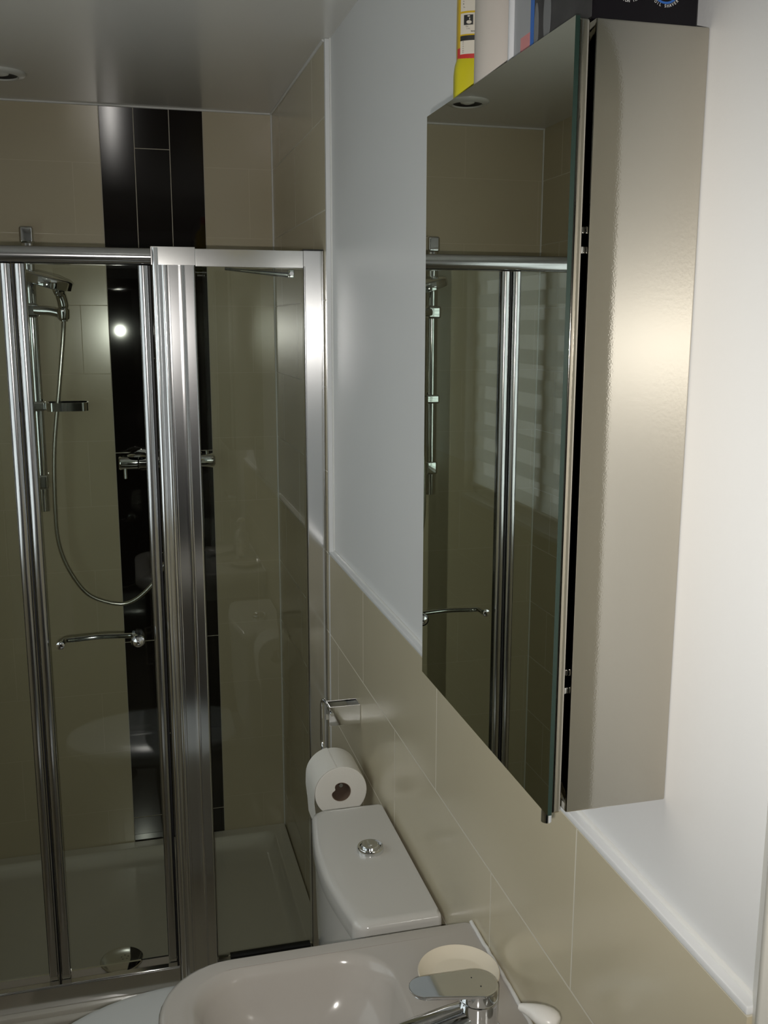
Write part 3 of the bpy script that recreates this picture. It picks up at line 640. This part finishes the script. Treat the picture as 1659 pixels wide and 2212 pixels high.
loft(b, [br(0.055, 0.7655, 0.05, 0.01), br(0.045, 0.80, 0.06), br(0.012, 0.822, 0.09), br(0.002, 0.834, 0.095), br(0, 0.845, 0.098), br(0.0005, ZS-0.010, 0.098), br(0.004, ZS-0.003, 0.096, xb=0.001), br(0.010, ZS, 0.092, xb=0.003),
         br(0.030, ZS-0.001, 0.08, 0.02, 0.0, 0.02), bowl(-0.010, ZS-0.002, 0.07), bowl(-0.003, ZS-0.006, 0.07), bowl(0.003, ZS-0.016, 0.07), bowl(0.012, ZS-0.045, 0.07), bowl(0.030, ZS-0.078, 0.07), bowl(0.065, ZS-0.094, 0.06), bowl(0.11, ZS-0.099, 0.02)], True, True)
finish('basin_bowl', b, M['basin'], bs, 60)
b = bmesh.new(); lathe(b, (-0.265, 1.0, ZS-0.0989), (0, 0, 1), [(0, 0), (0.022, 0), (0.022, 0.002), (0.018, 0.004), (0, 0.005)], 32); finish('waste_cover', b, M['chrome'], bs, 50)
b = bmesh.new()
q = [(-0.006, 0.768, ZS+0.001)]
for i in range(40):
    q.append((-0.0035+random.uniform(-.0006, .0006), 0.78+i*0.0113, ZS+0.0015+random.uniform(-.0005, .0005)))
tube(b, q, 0.0030, 8); finish('silicone_bead', b, M['silicone'], bs, 60)

# tap
tp = thing('basin_mixer_tap', 'chrome single lever mixer tap on the basin', 'tap', (-0.066, 1.020, ZS))
TX, TY = -0.070, 1.011
b = bmesh.new(); lathe(b, (TX, TY, ZS+0.0003), (0, 0, 1), [(0, 0), (0.028, 0), (0.028, 0.003), (0.0245, 0.006), (0.024, 0.040), (0.0245, 0.044), (0.0, 0.044)], 40)
tb = finish('tap_body', b, M['chrome'], tp, 40)
b = bmesh.new()
loft(b, [[(TX-0.008-L, TY+(w*math.cos(2*PI*k/20)), ZS+zc+h*math.sin(2*PI*k/20)) for k in range(20)] for L, w, h, zc in ((0, .019, .013, .024), (.03, .019, .011, .021), (.07, .018, .009, .015), (.105, .017, .008, .0085), (.114, .012, .005, .0065))], True, True)
lathe(b, (TX-0.104, TY, ZS+0.003), (0, 0, -1), [(0, 0), (0.010, 0), (0.010, 0.008), (0, 0.008)], 20)
finish('spout', b, M['chrome'], tp, 50)
b = bmesh.new()
lathe(b, (TX, TY, ZS+0.0445), (0, 0, 1), [(0, 0), (0.0235, 0), (0.0245, 0.003), (0.0245, 0.016), (0.0235, 0.0175), (0, 0.0175)], 40)
def lever(s, z0):
    pts = []
    x1, x0 = TX+0.0235, TX-0.0875; r1, r0 = 0.0265, 0.0200
    for k in range(17):
        a = -PI/2+PI*k/16; pts.append((x1-r1+r1*s*math.cos(a), TY+r1*s*math.sin(a)))
    for k in range(17):
        a = PI/2+PI*k/16; pts.append((x0+r0+r0*s*math.cos(a), TY+0.006+r0*s*math.sin(a)))
    return [(x, y, z0+(TX-x)*0.035) for x, y in pts]
ZL = ZS+0.0615
loft(b, [lever(.90, ZL-0.0028), lever(.99, ZL-0.0010), lever(1, ZL+0.0008), lever(.99, ZL+0.0022), lever(.94, ZL+0.0030)], True, True)
lv = finish('lever', b, M['chrome'], tp, 40)
b = bmesh.new()
for x, y in ((TX-0.006, TY+0.010), (TX+0.000, TY-0.008)): lathe(b, (x, y, ZL+0.0028), (0, 0, 1), [(0, 0), (0.0009, 0), (0.0009, 0.0006), (0, 0.0006)], 10)
finish('temperature_dots', b, M['blackgap'], lv)

# soap dish
b = bmesh.new(); lathe(b, (-0.062, 1.107, ZS+0.0003), (0, 0, 1), [(0, 0), (0.040, 0), (0.051, 0.006), (0.0550, 0.0115), (0.0540, 0.0130), (0.0520, 0.0120), (0.047, 0.008), (0.038, 0.0045), (0.034, 0.0038), (0, 0.0035)], 56)
tag(finish('soap_dish', b, M['soapcream'], None, 60), 'round shallow cream dish on the basin rim behind the tap', 'soap dish')
# soap dispenser
sd = thing('soap_pump_bottle', 'white soap pump head at the lower right, near the tiled wall', 'soap dispenser', (-0.047, 0.872, ZS))
px_, py_ = -0.0465, 0.868
b = bmesh.new(); lathe(b, (px_, py_, ZS+0.0003), (0, 0, 1), [(0, 0), (0.026, 0), (0.029, 0.004), (0.029, 0.062), (0.024, 0.076), (0.012, 0.082), (0.012, 0.09), (0, 0.09)], 36); finish('bottle_body', b, mat('pale_soap_bottle', (0.65, 0.64, 0.6), 0.25), sd, 50)
b = bmesh.new(); tube(b, [(px_, py_, ZS+0.088), (px_, py_, ZS+0.118)], 0.006, 14); finish('pump_stem', b, M['whiteplastic'], sd, 50)
b = bmesh.new(); dv = Vector((-0.62, 0.78, 0)).normalized(); sv = Vector((0.78, 0.62, 0))
def pr_(L, w, h, zz): return [Vector((px_, py_, ZS+0.120+zz))+dv*L*0.92+sv*w*0.88*math.cos(2*PI*k/24)+Vector((0, 0, h*math.sin(2*PI*k/24))) for k in range(24)]
loft(b, [pr_(-.0175, .003, .002, 0), pr_(-.0165, .008, .005, 0), pr_(-.012, .0135, .008, 0), pr_(-.004, .0160, .0095, 0), pr_(.006, .0145, .0095, 0), pr_(.016, .0100, .008, 0), pr_(.026, .0062, .006, -.001), pr_(.033, .0045, .0045, -.002), pr_(.035, .0035, .0035, -.002)], True, True)
finish('pump_head', b, M['whiteplastic'], sd, 60)

# ================================================================== TOILET
tl = thing('toilet', 'white close coupled toilet beside the shower', 'toilet', (-0.3, 1.54, 0))
ZLt = 0.806
def lidr(i, z, xa=-0.150, y0=1.346, y1=1.736, bow=0.018):
    x1_, n = -0.006, 16; pts = []
    ya, yb_ = y0+i, y1-i
    pts += [(x1_-i*.2, ya+0.004, z), (x1_-i*.2, yb_-0.004, z), (x1_-0.006-i*.2, yb_, z)]
    r = 0.026
    for k in range(9):
        a = PI/2*k/8; pts.append((xa+i+r-r*math.sin(a), yb_-r+r*math.cos(a), z))
    for k in range(1, n):
        t_ = k/n; y = yb_-r+(ya+r-(yb_-r))*t_; pts.append((xa+i-bow*math.sin(PI*t_), y, z))
    for k in range(9):
        a = PI/2*k/8; pts.append((xa+i+r-r*math.cos(a), ya+r-r*math.sin(a), z))
    pts.append((x1_-0.006-i*.2, ya, z))
    return pts
b = bmesh.new()
loft(b, [lidr(0.004, ZLt-0.040), lidr(0.0, ZLt-0.036), lidr(0.0, ZLt-0.012), lidr(0.003, ZLt-0.005), lidr(0.009, ZLt-0.001), lidr(0.016, ZLt)], True, True)
finish('cistern_lid', b, M['ceramic'], tl, 55)
b = bmesh.new()
loft(b, [lidr(0.030, 0.435, -0.150, bow=0.012), lidr(0.016, 0.50, -0.150), lidr(0.007, 0.60, -0.150), lidr(0.004, 0.7655, -0.150)], True, True)
finish('cistern', b, M['ceramic'], tl, 55)
b = bmesh.new(); lathe(b, (-0.071, 1.562, ZLt), (0, 0, 1), [(0.0, -0.001), (0.0245, -0.001), (0.0245, 0.006), (0.0225, 0.009), (0.0190, 0.0085), (0.0180, 0.0065), (0, 0.0065)], 40)
fb = finish('flush_button', b, M['chrome'], tl, 40)
b = bmesh.new(); lathe(b, (-0.071, 1.566, ZLt+0.0066), (0, 0, 1), [(0, 0), (0.0155, 0), (0.0155, 0.0022), (0.0145, 0.0032), (0, 0.0032)], 36)
box(b, -0.0745, -0.0675, 1.561, 1.568, ZLt+0.0099, ZLt+0.0109, 0.0003); finish('button_insert', b, M['chrome'], fb, 40)
def oval(cx_, cy_, rx, ry, z, n=48, e=1.0, back=None):
    pts = []
    for k in range(n):
        a = 2*PI*k/n; c, s = math.cos(a), math.sin(a)
        x = cx_+rx*c; y = cy_+ry*math.copysign(abs(s)**e, s)
        if back is not None and x > back: x = back
        pts.append((x, y, z))
    return pts
b = bmesh.new()
loft(b, [oval(-.33, 1.54, .20, .115, .001), oval(-.33, 1.54, .195, .11, .05), oval(-.34, 1.54, .19, .105, .18), oval(-.36, 1.54, .23, .145, .30), oval(-.38, 1.54, .262, .175, .38), oval(-.385, 1.54, .270, .182, .415), oval(-.385, 1.54, .266, .180, .425)], True, True)
box(b, -0.22, -0.006, 1.41, 1.67, 0.001, 0.434, 0.02, 3)
finish('pan', b, M['ceramic'], tl, 50)
b = bmesh.new(); loft(b, [oval(-.400, 1.565, .282, .186, .4255, back=-.165), oval(-.400, 1.565, .288, .192, .432, back=-.163), oval(-.400, 1.565, .288, .192, .440, back=-.163), oval(-.400, 1.565, .282, .186, .4445, back=-.165)], True, True); finish('seat', b, M['seat'], tl, 50)
b = bmesh.new(); loft(b, [oval(-.400, 1.565, .284, .188, .4450, back=-.165), oval(-.400, 1.565, .289, .193, .451, back=-.163), oval(-.400, 1.565, .286, .190, .460, back=-.165), oval(-.400, 1.565, .2655, .172, .467, back=-.17), oval(-.400, 1.565, .19, .12, .470, back=-.2), oval(-.400, 1.565, .06, .04, .471)], True, True); finish('lid', b, M['seat'], tl, 50)

# ================================================================== ROLL HOLDER + ROLL
rh = thing('toilet_roll_holder', 'chrome toilet roll holder with a bent wire arm on the tiled wall', 'toilet roll holder', (0, 1.95, 0.91))
b = bmesh.new()
box(b, -0.0695, -0.0002, 1.932, 1.9352, 0.888, 0.931, 0.001, 2)
box(b, -0.0695, -0.0002, 1.968, 1.9712, 0.888, 0.931, 0.001, 2)
box(b, -0.0035, -0.0002, 1.935, 1.9685, 0.888, 0.931, 0.001, 2)
finish('wall_bracket', b, M['chrome'], rh, 30)
b = bmesh.new()
tube(b, smoothpath([(-0.064, 1.925, 0.917), (-0.064, 1.94, 0.919), (-0.064, 1.975, 0.920), (-0.068, 1.995, 0.923), (-0.0712, 2.002, 0.912), (-0.0712, 2.003, 0.88), (-0.0712, 2.003, 0.84), (-0.0712, 2.001, 0.822), (-0.0708, 1.990, 0.811), (-0.070, 1.96, 0.8070), (-0.0690, 1.90, 0.8060), (-0.0680, 1.823, 0.8050)], 8), 0.0042, 14)
finish('wire_arm', b, M['chrome'], rh, 60)
rl = thing('toilet_roll', 'white toilet roll hanging on the wire arm over the cistern', 'toilet roll', (-0.067, 1.87, 0.80))
RC = Vector((-0.0685, 1.820, 0.7920)); RR = 0.0545
def dent(k, n): a = 2*PI*k/n; d_ = math.atan2(math.sin(a-2.75), math.cos(a-2.75)); return 1-0.34*math.exp(-(d_/0.38)**2)
def rring(r, y, dented=False, n=72): return [(RC.x+r*(dent(k, n) if dented else 1)*math.cos(2*PI*k/n), RC.y+y, RC.z+r*(dent(k, n) if dented else 1)*math.sin(2*PI*k/n)) for k in range(n)]
b = bmesh.new(); loft(b, [rring(0.0205, 0.0, True), rring(0.030, 0.0), rring(RR-0.003, 0.0), rring(RR-0.0008, 0.0008), rring(RR, 0.003), rring(RR, 0.097), rring(RR-0.003, 0.1), rring(0.0205, 0.1, True)], False, False)
finish('paper', b, M['paper'], rl, 50)
b = bmesh.new(); loft(b, [rring(0.0205, 0.0004, True), rring(0.0205, 0.0996, True), rring(0.0192, 0.0996, True), rring(0.0192, 0.0004, True), rring(0.0205, 0.0004, True)], False, False); finish('core', b, M['card'], rl, 50)
b = bmesh.new()
prof = []
for k in range(14):
    a = PI*0.55 + (PI*1.0-PI*0.55)*k/13; prof.append((RC.x+(RR+0.0006)*math.cos(a), RC.z+(RR+0.0006)*math.sin(a)))
prof += [(RC.x-RR-0.0012, RC.z-0.02), (RC.x-RR+0.002, RC.z-0.05), (RC.x-RR+0.0045, RC.z-0.085)]
A = [b.verts.new((x, RC.y+0.001, z)) for x, z in prof]; B = [b.verts.new((x, RC.y+0.099, z)) for x, z in prof]
A2 = [b.verts.new((x-0.0005, RC.y+0.001, z+0.0002)) for x, z in prof]; B2 = [b.verts.new((x-0.0005, RC.y+0.099, z+0.0002)) for x, z in prof]
for i in range(len(prof)-1):
    b.faces.new((A[i], A[i+1], B[i+1], B[i])); b.faces.new((A2[i], B2[i], B2[i+1], A2[i+1])); b.faces.new((A[i], A2[i], A2[i+1], A[i+1])); b.faces.new((B[i], B[i+1], B2[i+1], B2[i]))
finish('loose_sheet', b, M['paper'], rl, 60)
